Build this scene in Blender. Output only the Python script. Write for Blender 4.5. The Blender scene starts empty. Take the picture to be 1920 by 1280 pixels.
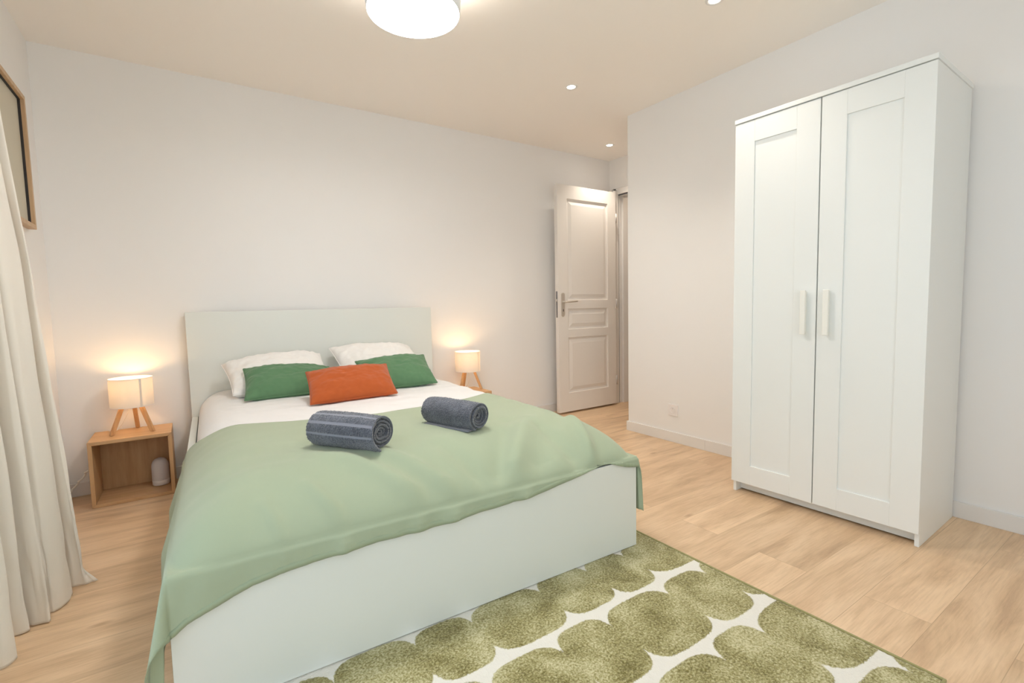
import bpy, bmesh, math, random
import numpy as np
from mathutils import Vector, Matrix, noise
R = math.radians
PI = math.pi
random.seed(7)
scene = bpy.context.scene
COL = scene.collection

# ------------------------------------------------------------------ camera
CAM = Vector((0.598, -3.5246, 1.0014))
yaw, pitch, roll, FPX = R(33.9), R(-4.242), R(-1.234), 906.09
fwd = Vector((math.sin(yaw)*math.cos(pitch), math.cos(yaw)*math.cos(pitch), math.sin(pitch)))
rt = Vector((math.cos(yaw), -math.sin(yaw), 0))
up = rt.cross(fwd)
r2 = rt*math.cos(roll) + up*math.sin(roll)
u2 = -rt*math.sin(roll) + up*math.cos(roll)
cd = bpy.data.cameras.new('camera')
cam = bpy.data.objects.new('camera', cd)
COL.objects.link(cam)
m = Matrix((r2, u2, -fwd)).transposed().to_4x4()
m.translation = CAM
cam.matrix_world = m
cd.sensor_width = 36
cd.lens = 36*FPX/1920
cd.clip_start = 0.02
scene.camera = cam

# ------------------------------------------------------------------ light, exposure
scene.view_settings.view_transform = 'Standard'
scene.view_settings.look = 'None'
scene.view_settings.gamma = 1
scene.view_settings.use_curve_mapping = False
scene.view_settings.exposure = 0.01
scene.cycles.use_denoising = True
scene.cycles.max_bounces = 12
scene.cycles.diffuse_bounces = 8
scene.cycles.sample_clamp_indirect = 8

world = bpy.data.worlds.new('sky')
scene.world = world
world.use_nodes = True
world.node_tree.nodes['Background'].inputs[0].default_value = (0.77, 0.90, 1.02, 1)
world.node_tree.nodes['Background'].inputs[1].default_value = 1.16

def lamp(name, kind, loc, power, color, **kw):
    d = bpy.data.lights.new(name, kind)
    d.energy = power; d.color = color
    for k, v in kw.items():
        setattr(d, k, v)
    o = bpy.data.objects.new(name, d)
    o.location = loc
    COL.objects.link(o)
    return o
# daylight falling in through the left window, plus a fill from behind the camera
day1 = lamp('window_daylight', 'AREA', (-0.16, -2.95, 1.15), 6, (0.74, 0.88, 1.0), shape='RECTANGLE', size=1.9, size_y=2.0)
day1.rotation_euler = (0, R(-90), 0)
rear_fill = lamp('rear_fill_light', 'AREA', (1.25, -4.66, 1.35), 15, (0.86, 0.97, .96), shape='RECTANGLE', size=1.7, size_y=1.7)  # unseen source added behind the camera to light the room from the rear
rear_fill.rotation_euler = (R(90), 0, 0)

# ------------------------------------------------------------------ dimensions
W, N, D, H = 3.455, -0.904, 4.178, 2.41
YB = -4.5
BASE_H = 0.073

# ------------------------------------------------------------------ materials
def nmat(name, color, rough=0.6, metal=0.0, spec=0.5):
    mt = bpy.data.materials.new(name)
    mt.use_nodes = True
    b = mt.node_tree.nodes['Principled BSDF']
    b.inputs['Base Color'].default_value = (*color, 1)
    b.inputs['Roughness'].default_value = rough
    b.inputs['Metallic'].default_value = metal
    b.inputs['Specular IOR Level'].default_value = spec
    return mt, mt.node_tree, b
def add(nt, typ, **kw):
    n = nt.nodes.new(typ)
    for k, v in kw.items():
        if k.startswith('i_'):
            n.inputs[k[2:].replace('_', ' ')].default_value = v
        else:
            setattr(n, k, v)
    return n
def noise_bump(nt, b, scale, strength, dist=0.002, detail=3, coord='Object'):
    tc = add(nt, 'ShaderNodeTexCoord')
    no = add(nt, 'ShaderNodeTexNoise'); no.inputs['Scale'].default_value = scale; no.inputs['Detail'].default_value = detail
    bp = add(nt, 'ShaderNodeBump'); bp.inputs['Strength'].default_value = strength; bp.inputs['Distance'].default_value = dist
    nt.links.new(tc.outputs[coord], no.inputs['Vector'])
    nt.links.new(no.outputs['Fac'], bp.inputs['Height'])
    nt.links.new(bp.outputs['Normal'], b.inputs['Normal'])
    return tc, no, bp
def vary(nt, b, c1, c2, scale=3.0, detail=4, stretch=(1, 1, 1), coord='Object'):
    tc = add(nt, 'ShaderNodeTexCoord'); mp = add(nt, 'ShaderNodeMapping'); mp.inputs['Scale'].default_value = stretch
    no = add(nt, 'ShaderNodeTexNoise'); no.inputs['Scale'].default_value = scale; no.inputs['Detail'].default_value = detail
    mx = add(nt, 'ShaderNodeMix', data_type='RGBA')
    mx.inputs['A'].default_value = (*c1, 1); mx.inputs['B'].default_value = (*c2, 1)
    nt.links.new(tc.outputs[coord], mp.inputs['Vector']); nt.links.new(mp.outputs[0], no.inputs['Vector'])
    nt.links.new(no.outputs['Fac'], mx.inputs['Factor']); nt.links.new(mx.outputs['Result'], b.inputs['Base Color'])
    return no, mx

def paint(name, c, rough=0.55, bump=0.04, sc=60):
    mt, nt, b = nmat(name, c, rough)
    noise_bump(nt, b, sc, bump, 0.001)
    return mt
M = {}
M['wall'] = paint('wall_paint', (0.855, 0.845, 0.835), 0.7, 0.06, 45)
M['ceiling'] = paint('ceiling_paint', (0.93, 0.885, 0.835), 0.75, 0.05, 45)
M['trim'] = paint('white_gloss_trim', (0.80, 0.78, 0.76), 0.4, 0.02)
M['door'] = paint('door_paint', (0.80, 0.76, 0.72), 0.42, 0.03, 80)
M['wardrobe'] = paint('white_foil', (0.82, 0.84, 0.825), 0.38, 0.01)
M['bed'] = paint('white_bed_foil', (0.74, 0.765, 0.725), 0.36, 0.01)
M['plastic'] = paint('white_plastic', (0.85, 0.82, 0.81), 0.35, 0.0)
M['dark'] = nmat('dark_gap', (0.03, 0.025, 0.025), 0.7)[0]
M['seal'] = nmat('grey_rubber_seal', (0.12, 0.12, 0.14), 0.6)[0]
M['steel'] = nmat('brushed_steel', (0.55, 0.54, 0.53), 0.35, 1.0)[0]
M['nickel'] = nmat('satin_nickel', (0.70, 0.66, 0.61), 0.35, 0.9)[0]
M['hinge'] = nmat('painted_hinge', (0.55, 0.52, 0.5), 0.4, 0.3)[0]
M['ceramic'] = paint('speckled_ceramic', (0.68, 0.66, 0.68), 0.55, 0.15, 300)
M['ceramic_base'] = paint('white_ceramic', (0.83, 0.80, 0.80), 0.4, 0.0)
M['cord'] = nmat('white_cable', (0.92, 0.90, 0.84), 0.5)[0]
M['cardboard'] = nmat('mat_board', (0.56, 0.52, 0.42), 0.8)[0]

def wood(name, c1, c2, c3, axis='X', scale=1.0, rough=0.45):
    mt, nt, b = nmat(name, c1, rough)
    tc = add(nt, 'ShaderNodeTexCoord'); mp = add(nt, 'ShaderNodeMapping')
    st = {'X': (0.8, 9, 9), 'Y': (9, 0.8, 9), 'Z': (9, 9, 0.8)}[axis]
    mp.inputs['Scale'].default_value = [s*scale for s in st]
    n1 = add(nt, 'ShaderNodeTexNoise'); n1.inputs['Scale'].default_value = 4; n1.inputs['Detail'].default_value = 8; n1.inputs['Roughness'].default_value = .6; n1.inputs['Distortion'].default_value = .3
    rp = add(nt, 'ShaderNodeValToRGB')
    e = rp.color_ramp.elements
    e[0].position = .3; e[0].color = (*c3, 1); e[1].position = .7; e[1].color = (*c1, 1)
    k = e.new(.5); k.color = (*c2, 1)
    nt.links.new(tc.outputs['Object'], mp.inputs['Vector']); nt.links.new(mp.outputs[0], n1.inputs['Vector'])
    nt.links.new(n1.outputs['Fac'], rp.inputs['Fac']); nt.links.new(rp.outputs['Color'], b.inputs['Base Color'])
    bp = add(nt, 'ShaderNodeBump'); bp.inputs['Strength'].default_value = .08; bp.inputs['Distance'].default_value = .001
    nt.links.new(n1.outputs['Fac'], bp.inputs['Height']); nt.links.new(bp.outputs['Normal'], b.inputs['Normal'])
    return mt
OAK = ((0.60, 0.385, 0.205), (0.54, 0.335, 0.17), (0.46, 0.275, 0.13))
M['oak_x'] = wood('oak_veneer_lengthwise', *OAK, 'X')
M['oak_y'] = wood('oak_veneer_depthwise', *OAK, 'Y')
M['oak_z'] = wood('oak_veneer_upright', *OAK, 'Z')
M['leg_wood'] = wood('lamp_leg_beech', (0.66, 0.40, 0.20), (0.60, 0.35, 0.165), (0.52, 0.29, 0.13), 'Z', 1.5)
M['frame_oak'] = wood('pale_oak_frame', (0.58, 0.40, 0.24), (0.53, 0.35, 0.20), (0.45, 0.29, 0.16), 'Z')

def floor_material():
    mt, nt, b = nmat('oak_plank_floor', (0.5, 0.33, 0.2), 0.42, spec=.4)
    L = nt.links.new
    tc = add(nt, 'ShaderNodeTexCoord')
    br = add(nt, 'ShaderNodeTexBrick')
    br.offset = 0.37; br.offset_frequency = 2
    br.inputs['Color1'].default_value = (0, 0, 0, 1); br.inputs['Color2'].default_value = (1, 1, 1, 1)
    br.inputs['Mortar'].default_value = (0.5, 0.5, 0.5, 1)
    br.inputs['Scale'].default_value = 1; br.inputs['Mortar Size'].default_value = 0.0009
    br.inputs['Mortar Smooth'].default_value = 0.0; br.inputs['Bias'].default_value = 0
    br.inputs['Brick Width'].default_value = 1.22; br.inputs['Row Height'].default_value = 0.18
    L(tc.outputs['Object'], br.inputs['Vector'])
    # per plank offset of the grain
    sep = add(nt, 'ShaderNodeSeparateColor'); L(br.outputs['Color'], sep.inputs[0])
    mul = add(nt, 'ShaderNodeMath', operation='MULTIPLY'); mul.inputs[1].default_value = 37.0; L(sep.outputs[0], mul.inputs[0])
    cmb = add(nt, 'ShaderNodeCombineXYZ'); L(mul.outputs[0], cmb.inputs[0]); L(mul.outputs[0], cmb.inputs[2])
    va = add(nt, 'ShaderNodeVectorMath', operation='ADD'); L(tc.outputs['Object'], va.inputs[0]); L(cmb.outputs[0], va.inputs[1])
    mp = add(nt, 'ShaderNodeMapping'); mp.inputs['Scale'].default_value = (0.7, 4.2, 1.0); L(va.outputs[0], mp.inputs['Vector'])
    n1 = add(nt, 'ShaderNodeTexNoise'); n1.inputs['Scale'].default_value = 2.6; n1.inputs['Detail'].default_value = 9; n1.inputs['Roughness'].default_value = .62; n1.inputs['Distortion'].default_value = .45
    L(mp.outputs[0], n1.inputs['Vector'])
    mp2 = add(nt, 'ShaderNodeMapping'); mp2.inputs['Scale'].default_value = (3.0, 60.0, 1.0); L(va.outputs[0], mp2.inputs['Vector'])
    n2 = add(nt, 'ShaderNodeTexNoise'); n2.inputs['Scale'].default_value = 3; n2.inputs['Detail'].default_value = 5
    L(mp2.outputs[0], n2.inputs['Vector'])
    rp = add(nt, 'ShaderNodeValToRGB'); e = rp.color_ramp.elements
    e[0].position = .30; e[0].color = (0.52, 0.35, 0.215, 1)
    e[1].position = .72; e[1].color = (0.80, 0.595, 0.40, 1)
    k = e.new(.42); k.color = (0.645, 0.45, 0.28, 1)
    k = e.new(.55); k.color = (0.74, 0.535, 0.345, 1)
    L(n1.outputs['Fac'], rp.inputs['Fac'])
    m1 = add(nt, 'ShaderNodeMix', data_type='RGBA', blend_type='MULTIPLY'); m1.inputs['Factor'].default_value = .55
    rp2 = add(nt, 'ShaderNodeValToRGB'); rp2.color_ramp.elements[0].position = .3; rp2.color_ramp.elements[0].color = (.78, .75, .72, 1)
    rp2.color_ramp.elements[1].position = .55; rp2.color_ramp.elements[1].color = (1, 1, 1, 1)
    L(n2.outputs['Fac'], rp2.inputs['Fac']); L(rp.outputs['Color'], m1.inputs['A']); L(rp2.outputs['Color'], m1.inputs['B'])
    # plank to plank tone
    m2 = add(nt, 'ShaderNodeMix', data_type='RGBA', blend_type='MULTIPLY'); m2.inputs['Factor'].default_value = 1
    rp3 = add(nt, 'ShaderNodeValToRGB'); rp3.color_ramp.elements[0].color = (.93, .92, .91, 1); rp3.color_ramp.elements[1].color = (1.06, 1.06, 1.06, 1)
    L(sep.outputs[0], rp3.inputs['Fac']); L(m1.outputs['Result'], m2.inputs['A']); L(rp3.outputs['Color'], m2.inputs['B'])
    # knots
    mpk = add(nt, 'ShaderNodeMapping'); mpk.inputs['Scale'].default_value = (1.7, 4.2, 1); L(va.outputs[0], mpk.inputs['Vector'])
    vo = add(nt, 'ShaderNodeTexVoronoi'); vo.inputs['Scale'].default_value = 1.25; L(mpk.outputs[0], vo.inputs['Vector'])
    rk = add(nt, 'ShaderNodeValToRGB'); rk.color_ramp.elements[0].position = .02; rk.color_ramp.elements[0].color = (.5, .38, .3, 1)
    rk.color_ramp.elements[1].position = .085; rk.color_ramp.elements[1].color = (1, 1, 1, 1)
    L(vo.outputs['Distance'], rk.inputs['Fac'])
    m4 = add(nt, 'ShaderNodeMix', data_type='RGBA', blend_type='MULTIPLY'); m4.inputs['Factor'].default_value = .6
    L(m2.outputs['Result'], m4.inputs['A']); L(rk.outputs['Color'], m4.inputs['B'])
    # joints
    m3 = add(nt, 'ShaderNodeMix', data_type='RGBA'); m3.inputs['B'].default_value = (0.33, 0.21, 0.12, 1)
    jf = add(nt, 'ShaderNodeMath', operation='MULTIPLY'); jf.inputs[1].default_value = .45; L(br.outputs['Fac'], jf.inputs[0])
    L(jf.outputs[0], m3.inputs['Factor']); L(m4.outputs['Result'], m3.inputs['A'])
    L(m3.outputs['Result'], b.inputs['Base Color'])
    bp = add(nt, 'ShaderNodeBump'); bp.inputs['Strength'].default_value = .1; bp.inputs['Distance'].default_value = .001
    L(n2.outputs['Fac'], bp.inputs['Height']); L(bp.outputs['Normal'], b.inputs['Normal'])
    return mt
M['floor'] = floor_material()

def fabric(name, c1, c2, weave=900, bump=.25, rough=.9, sheen=.2, vs=2.5):
    mt, nt, b = nmat(name, c1, rough, spec=.2)
    vary(nt, b, c1, c2, vs, 3)
    b.inputs['Sheen Weight'].default_value = sheen
    tc = add(nt, 'ShaderNodeTexCoord')
    no = add(nt, 'ShaderNodeTexNoise'); no.inputs['Scale'].default_value = weave; no.inputs['Detail'].default_value = 2
    n2 = add(nt, 'ShaderNodeTexNoise'); n2.inputs['Scale'].default_value = 28; n2.inputs['Detail'].default_value = 4
    ad = add(nt, 'ShaderNodeMath', operation='MULTIPLY_ADD'); ad.inputs[1].default_value = 2.0
    nt.links.new(tc.outputs['Object'], no.inputs['Vector']); nt.links.new(tc.outputs['Object'], n2.inputs['Vector'])
    nt.links.new(n2.outputs['Fac'], ad.inputs[0]); nt.links.new(no.outputs['Fac'], ad.inputs[2])
    bp = add(nt, 'ShaderNodeBump'); bp.inputs['Strength'].default_value = bump; bp.inputs['Distance'].default_value = .0012
    nt.links.new(ad.outputs[0], bp.inputs['Height']); nt.links.new(bp.outputs['Normal'], b.inputs['Normal'])
    return mt
M['sage'] = fabric('sage_cotton', (0.355, 0.415, 0.285), (0.38, 0.44, 0.31), 1200, .2, .85)
M['hem'] = fabric('sage_cotton_hem', (0.315, 0.375, 0.25), (0.34, 0.40, 0.275), 1200, .2, .85)
M['green'] = fabric('green_cotton', (0.10, 0.205, 0.105), (0.115, 0.23, 0.12), 1000, .25)
M['orange'] = fabric('rust_cotton', (0.40, 0.085, 0.02), (0.44, 0.10, 0.025), 1000, .25)
M['sheet'] = fabric('white_cotton', (0.80, 0.79, 0.785), (0.83, 0.82, 0.815), 1500, .2)
M['pillow'] = fabric('white_pillowcase', (0.86, 0.84, 0.81), (0.89, 0.87, 0.85), 1500, .2)

def towel_mat(name, bands):
    mt, nt, b = nmat(name, (0.09, 0.10, 0.125), 1.0, spec=.1)
    L = nt.links.new
    b.inputs['Sheen Weight'].default_value = .5
    tc = add(nt, 'ShaderNodeTexCoord')
    no = add(nt, 'ShaderNodeTexNoise'); no.inputs['Scale'].default_value = 330; no.inputs['Detail'].default_value = 3
    n2 = add(nt, 'ShaderNodeTexNoise'); n2.inputs['Scale'].default_value = 22; n2.inputs['Detail'].default_value = 3
    L(tc.outputs['Object'], no.inputs['Vector']); L(tc.outputs['Object'], n2.inputs['Vector'])
    rp = add(nt, 'ShaderNodeValToRGB'); rp.color_ramp.elements[0].position = .32; rp.color_ramp.elements[0].color = (.045, .049, .064, 1)
    rp.color_ramp.elements[1].position = .68; rp.color_ramp.elements[1].color = (.20, .212, .25, 1)
    mixn = add(nt, 'ShaderNodeMath', operation='MULTIPLY_ADD'); mixn.inputs[1].default_value = .35
    L(n2.outputs['Fac'], mixn.inputs[0])
    s = add(nt, 'ShaderNodeMath', operation='MULTIPLY'); s.inputs[1].default_value = .65; L(no.outputs['Fac'], s.inputs[0]); L(s.outputs[0], mixn.inputs[2])
    L(mixn.outputs[0], rp.inputs['Fac'])
    at = add(nt, 'ShaderNodeAttribute', attribute_name='band')
    mx = add(nt, 'ShaderNodeMix', data_type='RGBA'); mx.inputs['B'].default_value = (.225, .235, .28, 1)
    L(at.outputs['Fac'], mx.inputs['Factor']); L(rp.outputs['Color'], mx.inputs['A']); L(mx.outputs['Result'], b.inputs['Base Color'])
    bp = add(nt, 'ShaderNodeBump'); bp.inputs['Distance'].default_value = .003
    inv = add(nt, 'ShaderNodeMath', operation='MULTIPLY_ADD'); inv.inputs[1].default_value = -.6; inv.inputs[2].default_value = .75
    L(at.outputs['Fac'], inv.inputs[0]); L(inv.outputs[0], bp.inputs['Strength'])
    L(no.outputs['Fac'], bp.inputs['Height']); L(bp.outputs['Normal'], b.inputs['Normal'])
    return mt
M['towel'] = towel_mat('grey_terry', True)

def cloth_translucent(name, c, tr=.3, weave=900):
    mt = fabric(name, c, tuple(x*.97 for x in c), weave, .3)
    nt = mt.node_tree; b = nt.nodes['Principled BSDF']; out = nt.nodes['Material Output']
    t = add(nt, 'ShaderNodeBsdfTranslucent'); t.inputs[0].default_value = (*c, 1)
    mx = add(nt, 'ShaderNodeMixShader'); mx.inputs[0].default_value = tr
    nt.links.new(b.outputs[0], mx.inputs[1]); nt.links.new(t.outputs[0], mx.inputs[2]); nt.links.new(mx.outputs[0], out.inputs[0])
    return mt
M['curtain'] = cloth_translucent('ecru_linen', (0.95, 0.91, 0.85), .25, 600)
M['shade'] = cloth_translucent('white_lampshade_cotton', (0.90, 0.87, 0.82), .30, 1500)
M['shade_cool'] = nmat('white_lacquered_shade', (0.85, 0.87, 0.88), .5)[0]

def emis(name, c, s):
    mt = bpy.data.materials.new(name); mt.use_nodes = True
    nt = mt.node_tree; nt.nodes.remove(nt.nodes['Principled BSDF'])
    e = add(nt, 'ShaderNodeEmission'); e.inputs[0].default_value = (*c, 1); e.inputs[1].default_value = s
    nt.links.new(e.outputs[0], nt.nodes['Material Output'].inputs[0])
    return mt
M['diffuser_lit'] = emis('lit_pendant_diffuser', (1.0, 0.98, 0.97), 46.0)
M['bulb'] = emis('lit_warm_bulb', (1.0, 0.60, 0.27), 72.0)
M['spot_lit'] = emis('lit_downlight', (1.0, 0.90, 0.76), 30.0)

def glass_mat():
    mt, nt, b = nmat('clear_glass', (1, 1, 1), 0.02)
    b.inputs['Transmission Weight'].default_value = 1; b.inputs['IOR'].default_value = 1.1
    return mt
M['glass'] = glass_mat()

def rug_mat():
    mt, nt, b = nmat('tufted_rug_pile', (0.3, 0.3, 0.1), 1.0, spec=.05)
    L = nt.links.new
    b.inputs['Sheen Weight'].default_value = .3
    at = add(nt, 'ShaderNodeAttribute', attribute_name='olive')
    tc = add(nt, 'ShaderNodeTexCoord')
    n1 = add(nt, 'ShaderNodeTexNoise'); n1.inputs['Scale'].default_value = 150; n1.inputs['Detail'].default_value = 3; n1.inputs['Roughness'].default_value = .7
    n2 = add(nt, 'ShaderNodeTexNoise'); n2.inputs['Scale'].default_value = 7.5; n2.inputs['Detail'].default_value = 4; n2.inputs['Distortion'].default_value = .5
    L(tc.outputs['Object'], n1.inputs['Vector']); L(tc.outputs['Object'], n2.inputs['Vector'])
    a = add(nt, 'ShaderNodeMath', operation='MULTIPLY_ADD'); a.inputs[1].default_value = .62; L(n1.outputs['Fac'], a.inputs[0])
    s = add(nt, 'ShaderNodeMath', operation='MULTIPLY'); s.inputs[1].default_value = .40; L(n2.outputs['Fac'], s.inputs[0]); L(s.outputs[0], a.inputs[2])
    rp = add(nt, 'ShaderNodeValToRGB'); e = rp.color_ramp.elements
    e[0].position = .40; e[0].color = (.15, .125, .03, 1); e[1].position = .62; e[1].color = (.60, .56, .34, 1)
    k = e.new(.50); k.color = (.33, .295, .12, 1)
    L(a.outputs[0], rp.inputs['Fac'])
    # ragged edge between white and olive pile
    ed = add(nt, 'ShaderNodeMath', operation='MULTIPLY_ADD'); ed.inputs[1].default_value = .9; ed.inputs[2].default_value = -.45
    L(n1.outputs['Fac'], ed.inputs[0])
    sm = add(nt, 'ShaderNodeMath', operation='ADD'); L(ed.outputs[0], sm.inputs[0]); L(at.outputs['Fac'], sm.inputs[1])
    st = add(nt, 'ShaderNodeMapRange'); st.inputs['From Min'].default_value = .40; st.inputs['From Max'].default_value = .60
    L(sm.outputs[0], st.inputs['Value'])
    mx = add(nt, 'ShaderNodeMix', data_type='RGBA'); mx.inputs['A'].default_value = (.78, .75, .68, 1)
    L(st.outputs['Result'], mx.inputs['Factor']); L(rp.outputs['Color'], mx.inputs['B']); L(mx.outputs['Result'], b.inputs['Base Color'])
    bp = add(nt, 'ShaderNodeBump'); bp.inputs['Strength'].default_value = .7; bp.inputs['Distance'].default_value = .004
    L(n1.outputs['Fac'], bp.inputs['Height']); L(bp.outputs['Normal'], b.inputs['Normal'])
    return mt
M['rug'] = rug_mat()
M['rug_edge'] = fabric('olive_binding', (0.30, 0.27, 0.11), (0.36, 0.33, 0.15), 500, .5)

# ------------------------------------------------------------------ helpers
def tag(o, label=None, cat=None, group=None, kind=None):
    if label: o['label'] = label
    if cat: o['category'] = cat
    if group: o['group'] = group
    if kind: o['kind'] = kind
    return o
def empty(name, loc=(0, 0, 0), rz=0.0):
    o = bpy.data.objects.new(name, None)
    o.location = loc; o.rotation_euler = (0, 0, rz); o.empty_display_size = .1
    COL.objects.link(o)
    return o
def finish(name, me, mat, parent=None, smooth=False, loc=None, rot=None):
    me.materials.append(mat)
    if smooth:
        me.polygons.foreach_set('use_smooth', [True]*len(me.polygons))
    o = bpy.data.objects.new(name, me)
    if parent: o.parent = parent
    if loc is not None: o.location = loc
    if rot is not None: o.rotation_euler = rot
    COL.objects.link(o)
    return o
def bm_obj(name, bm, mat, parent=None, smooth=False, **kw):
    me = bpy.data.meshes.new(name)
    bmesh.ops.recalc_face_normals(bm, faces=bm.faces)
    bm.to_mesh(me); bm.free()
    return finish(name, me, mat, parent, smooth, **kw)
def add_box(bm, lo, hi, bevel=0.0, seg=2):
    t = bmesh.new()
    bmesh.ops.create_cube(t, size=1)
    c = [(a+b)/2 for a, b in zip(lo, hi)]; s = [b-a for a, b in zip(lo, hi)]
    for v in t.verts:
        v.co = Vector((c[0]+v.co.x*s[0], c[1]+v.co.y*s[1], c[2]+v.co.z*s[2]))
    if bevel:
        bmesh.ops.bevel(t, geom=list(t.edges), offset=min(bevel, min(s)*.45), segments=seg, affect='EDGES', profile=.5)
    me = bpy.data.meshes.new('t'); t.to_mesh(me); t.free()
    bm.from_mesh(me); bpy.data.meshes.remove(me)
def box(name, lo, hi, mat, parent=None, bevel=0.0015, **kw):
    bm = bmesh.new(); add_box(bm, lo, hi, bevel)
    return bm_obj(name, bm, mat, parent, **kw)
def boxes(name, lst, mat, parent=None, bevel=0.0015, **kw):
    bm = bmesh.new()
    for lo, hi in lst: add_box(bm, lo, hi, bevel)
    return bm_obj(name, bm, mat, parent, **kw)
def lathe(name, prof, mat, parent=None, seg=48, loc=None, rot=None, cap=False):
    vs, fs = [], []
    for r, z in prof:
        for i in range(seg):
            a = 2*PI*i/seg; vs.append((r*math.cos(a), r*math.sin(a), z))
    for j in range(len(prof)-1):
        for i in range(seg):
            k = (i+1) % seg
            fs.append((j*seg+i, j*seg+k, (j+1)*seg+k, (j+1)*seg+i))
    if cap:
        fs.append(tuple(range(seg))[::-1]); fs.append(tuple((len(prof)-1)*seg+i for i in range(seg)))
    me = bpy.data.meshes.new(name); me.from_pydata(vs, [], fs)
    return finish(name, me, mat, parent, True, loc, rot)
def grid_mesh(name, P, mat, parent=None, smooth=True, attrs=None, thick=0, **kw):
    """P: array (n, m, 3)"""
    n, m_ = P.shape[:2]
    vs = P.reshape(-1, 3).tolist()
    fs = [(i*m_+j, i*m_+j+1, (i+1)*m_+j+1, (i+1)*m_+j) for i in range(n-1) for j in range(m_-1)]
    me = bpy.data.meshes.new(name); me.from_pydata(vs, [], fs)
    if attrs:
        for k, arr in attrs.items():
            a = me.attributes.new(k, 'FLOAT', 'POINT'); a.data.foreach_set('value', np.asarray(arr, dtype=np.float32).ravel())
    o = finish(name, me, mat, parent, smooth, **kw)
    if thick:
        md = o.modifiers.new('thickness', 'SOLIDIFY'); md.thickness = thick; md.offset = 0
    return o
def tube(name, pts, rad, mat, parent=None, seg=10, **kw):
    cu = bpy.data.curves.new(name, 'CURVE'); cu.dimensions = '3D'; cu.bevel_depth = rad; cu.bevel_resolution = 3; cu.use_fill_caps = True
    sp = cu.splines.new('NURBS'); sp.points.add(len(pts)-1)
    for i, q in enumerate(pts): sp.points[i].co = (*q, 1)
    sp.use_endpoint_u = True; sp.order_u = 3
    t = bpy.data.objects.new('t', cu); COL.objects.link(t)
    dg = bpy.context.evaluated_depsgraph_get()
    me = bpy.data.meshes.new_from_object(t.evaluated_get(dg)); me.name = name
    bpy.data.objects.remove(t)
    me.materials.clear()
    return finish(name, me, mat, parent, True, **kw)
def copy_tree(o, parent=None):
    c = o.copy(); COL.objects.link(c); c.parent = parent
    for ch in list(o.children): copy_tree(ch, c)
    return c
def struct(o):
    o['kind'] = 'structure'; return o
def sn(x, y, z=0.0, s=1.0):
    return noise.noise(Vector((x*s, y*s, z*s)))
def spline(pts, n):
    """Catmull-Rom through 2D points, n samples per span"""
    P = [np.array(q, float) for q in pts]; P = [2*P[0]-P[1]] + P + [2*P[-1]-P[-2]]
    out = []
    for i in range(1, len(P)-2):
        for k in range(n):
            t = k/n
            out.append(.5*((2*P[i]) + (-P[i-1]+P[i+1])*t + (2*P[i-1]-5*P[i]+4*P[i+1]-P[i+2])*t*t + (-P[i-1]+3*P[i]-3*P[i+1]+P[i+2])*t**3))
    out.append(P[-2])
    return np.array(out)

# ------------------------------------------------------------------ room shell
struct(box('floor', (-0.1, YB-.1, -0.1), (6.6, 1.6, 0.0), M['floor'], bevel=0))
struct(box('ceiling', (-0.1, YB-.1, H), (6.6, 1.6, H+.1), M['ceiling'], bevel=0))
struct(box('wall_back', (-0.1, 0, 0), (D+.12, .1, H), M['wall'], bevel=0))
# left wall with a french window behind the curtain
WY0, WY1, WZ1 = -3.9, -1.5, 2.15
struct(boxes('wall_left', [((-.1, WY1, 0), (0, 0, H)), ((-.1, YB, 0), (0, WY0, H)), ((-.1, WY0, WZ1), (0, WY1, H))], M['wall'], bevel=0))
# right wall (solid block up to the entrance niche)
struct(box('wall_right', (W, YB, 0), (D+.12, N, H), M['wall'], bevel=0))
# wall with the door opening at the end of the niche
OY0, OY1, OZ = -.862, -.100, 2.065
struct(boxes('wall_entrance', [((D, OY1, 0), (D+.12, 0, H)), ((D, N, 0), (D+.12, OY0, H)), ((D, OY0, OZ), (D+.12, OY1, H))], M['wall'], bevel=0))
# rear wall with an unseen opening, added and placed to let in fill light
RX0, RX1, RZ0, RZ1 = .4, 2.1, .5, 2.2
struct(boxes('wall_rear', [((-.1, YB-.1, 0), (RX0, YB, H)), ((RX1, YB-.1, 0), (D+.12, YB, H)), ((RX0, YB-.1, 0), (RX1, YB, RZ0)), ((RX0, YB-.1, RZ1), (RX1, YB, H))], M['wall'], bevel=0))
# hallway beyond the door
struct(boxes('wall_hallway', [((D+.12, .02, 0), (4.425, .12, H)), ((4.425, .02, 2.1), (5.5, .12, H)), ((5.5, -3.0, 0), (5.6, 1.5, H)), ((4.4, 1.5, 0), (5.6, 1.6, H)), ((D+.12, -3.1, 0), (5.6, -3.0, H)), ((D+.12, .12, 0), (D+.22, 1.5, H))], M['wall'], bevel=0))
# windows
def window(name, axis, a0, a1, z0, z1, pos):
    e = struct(empty(name))
    fr = []
    t = .05
    def bx(p0, p1, q0, q1):
        if axis == 'y': fr.append(((pos-.06, p0, q0), (pos-.01, p1, q1)))
        else: fr.append(((p0, pos-.06, q0), (p1, pos-.01, q1)))
    mid = (a0+a1)/2
    for p0, p1 in ((a0, a0+t), (a1-t, a1), (mid-t/2, mid+t/2)): bx(p0, p1, z0, z1)
    bx(a0, a1, z0, z0+t); bx(a0, a1, z1-t, z1)
    boxes('window_frame', fr, M['trim'], e)
    return e
window('window_1', 'y', WY0, WY1, 0.0, WZ1, 0)
window('added_rear_window', 'x', RX0, RX1, RZ0, RZ1, YB)  # unseen window, added for the fill light that enters here

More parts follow.
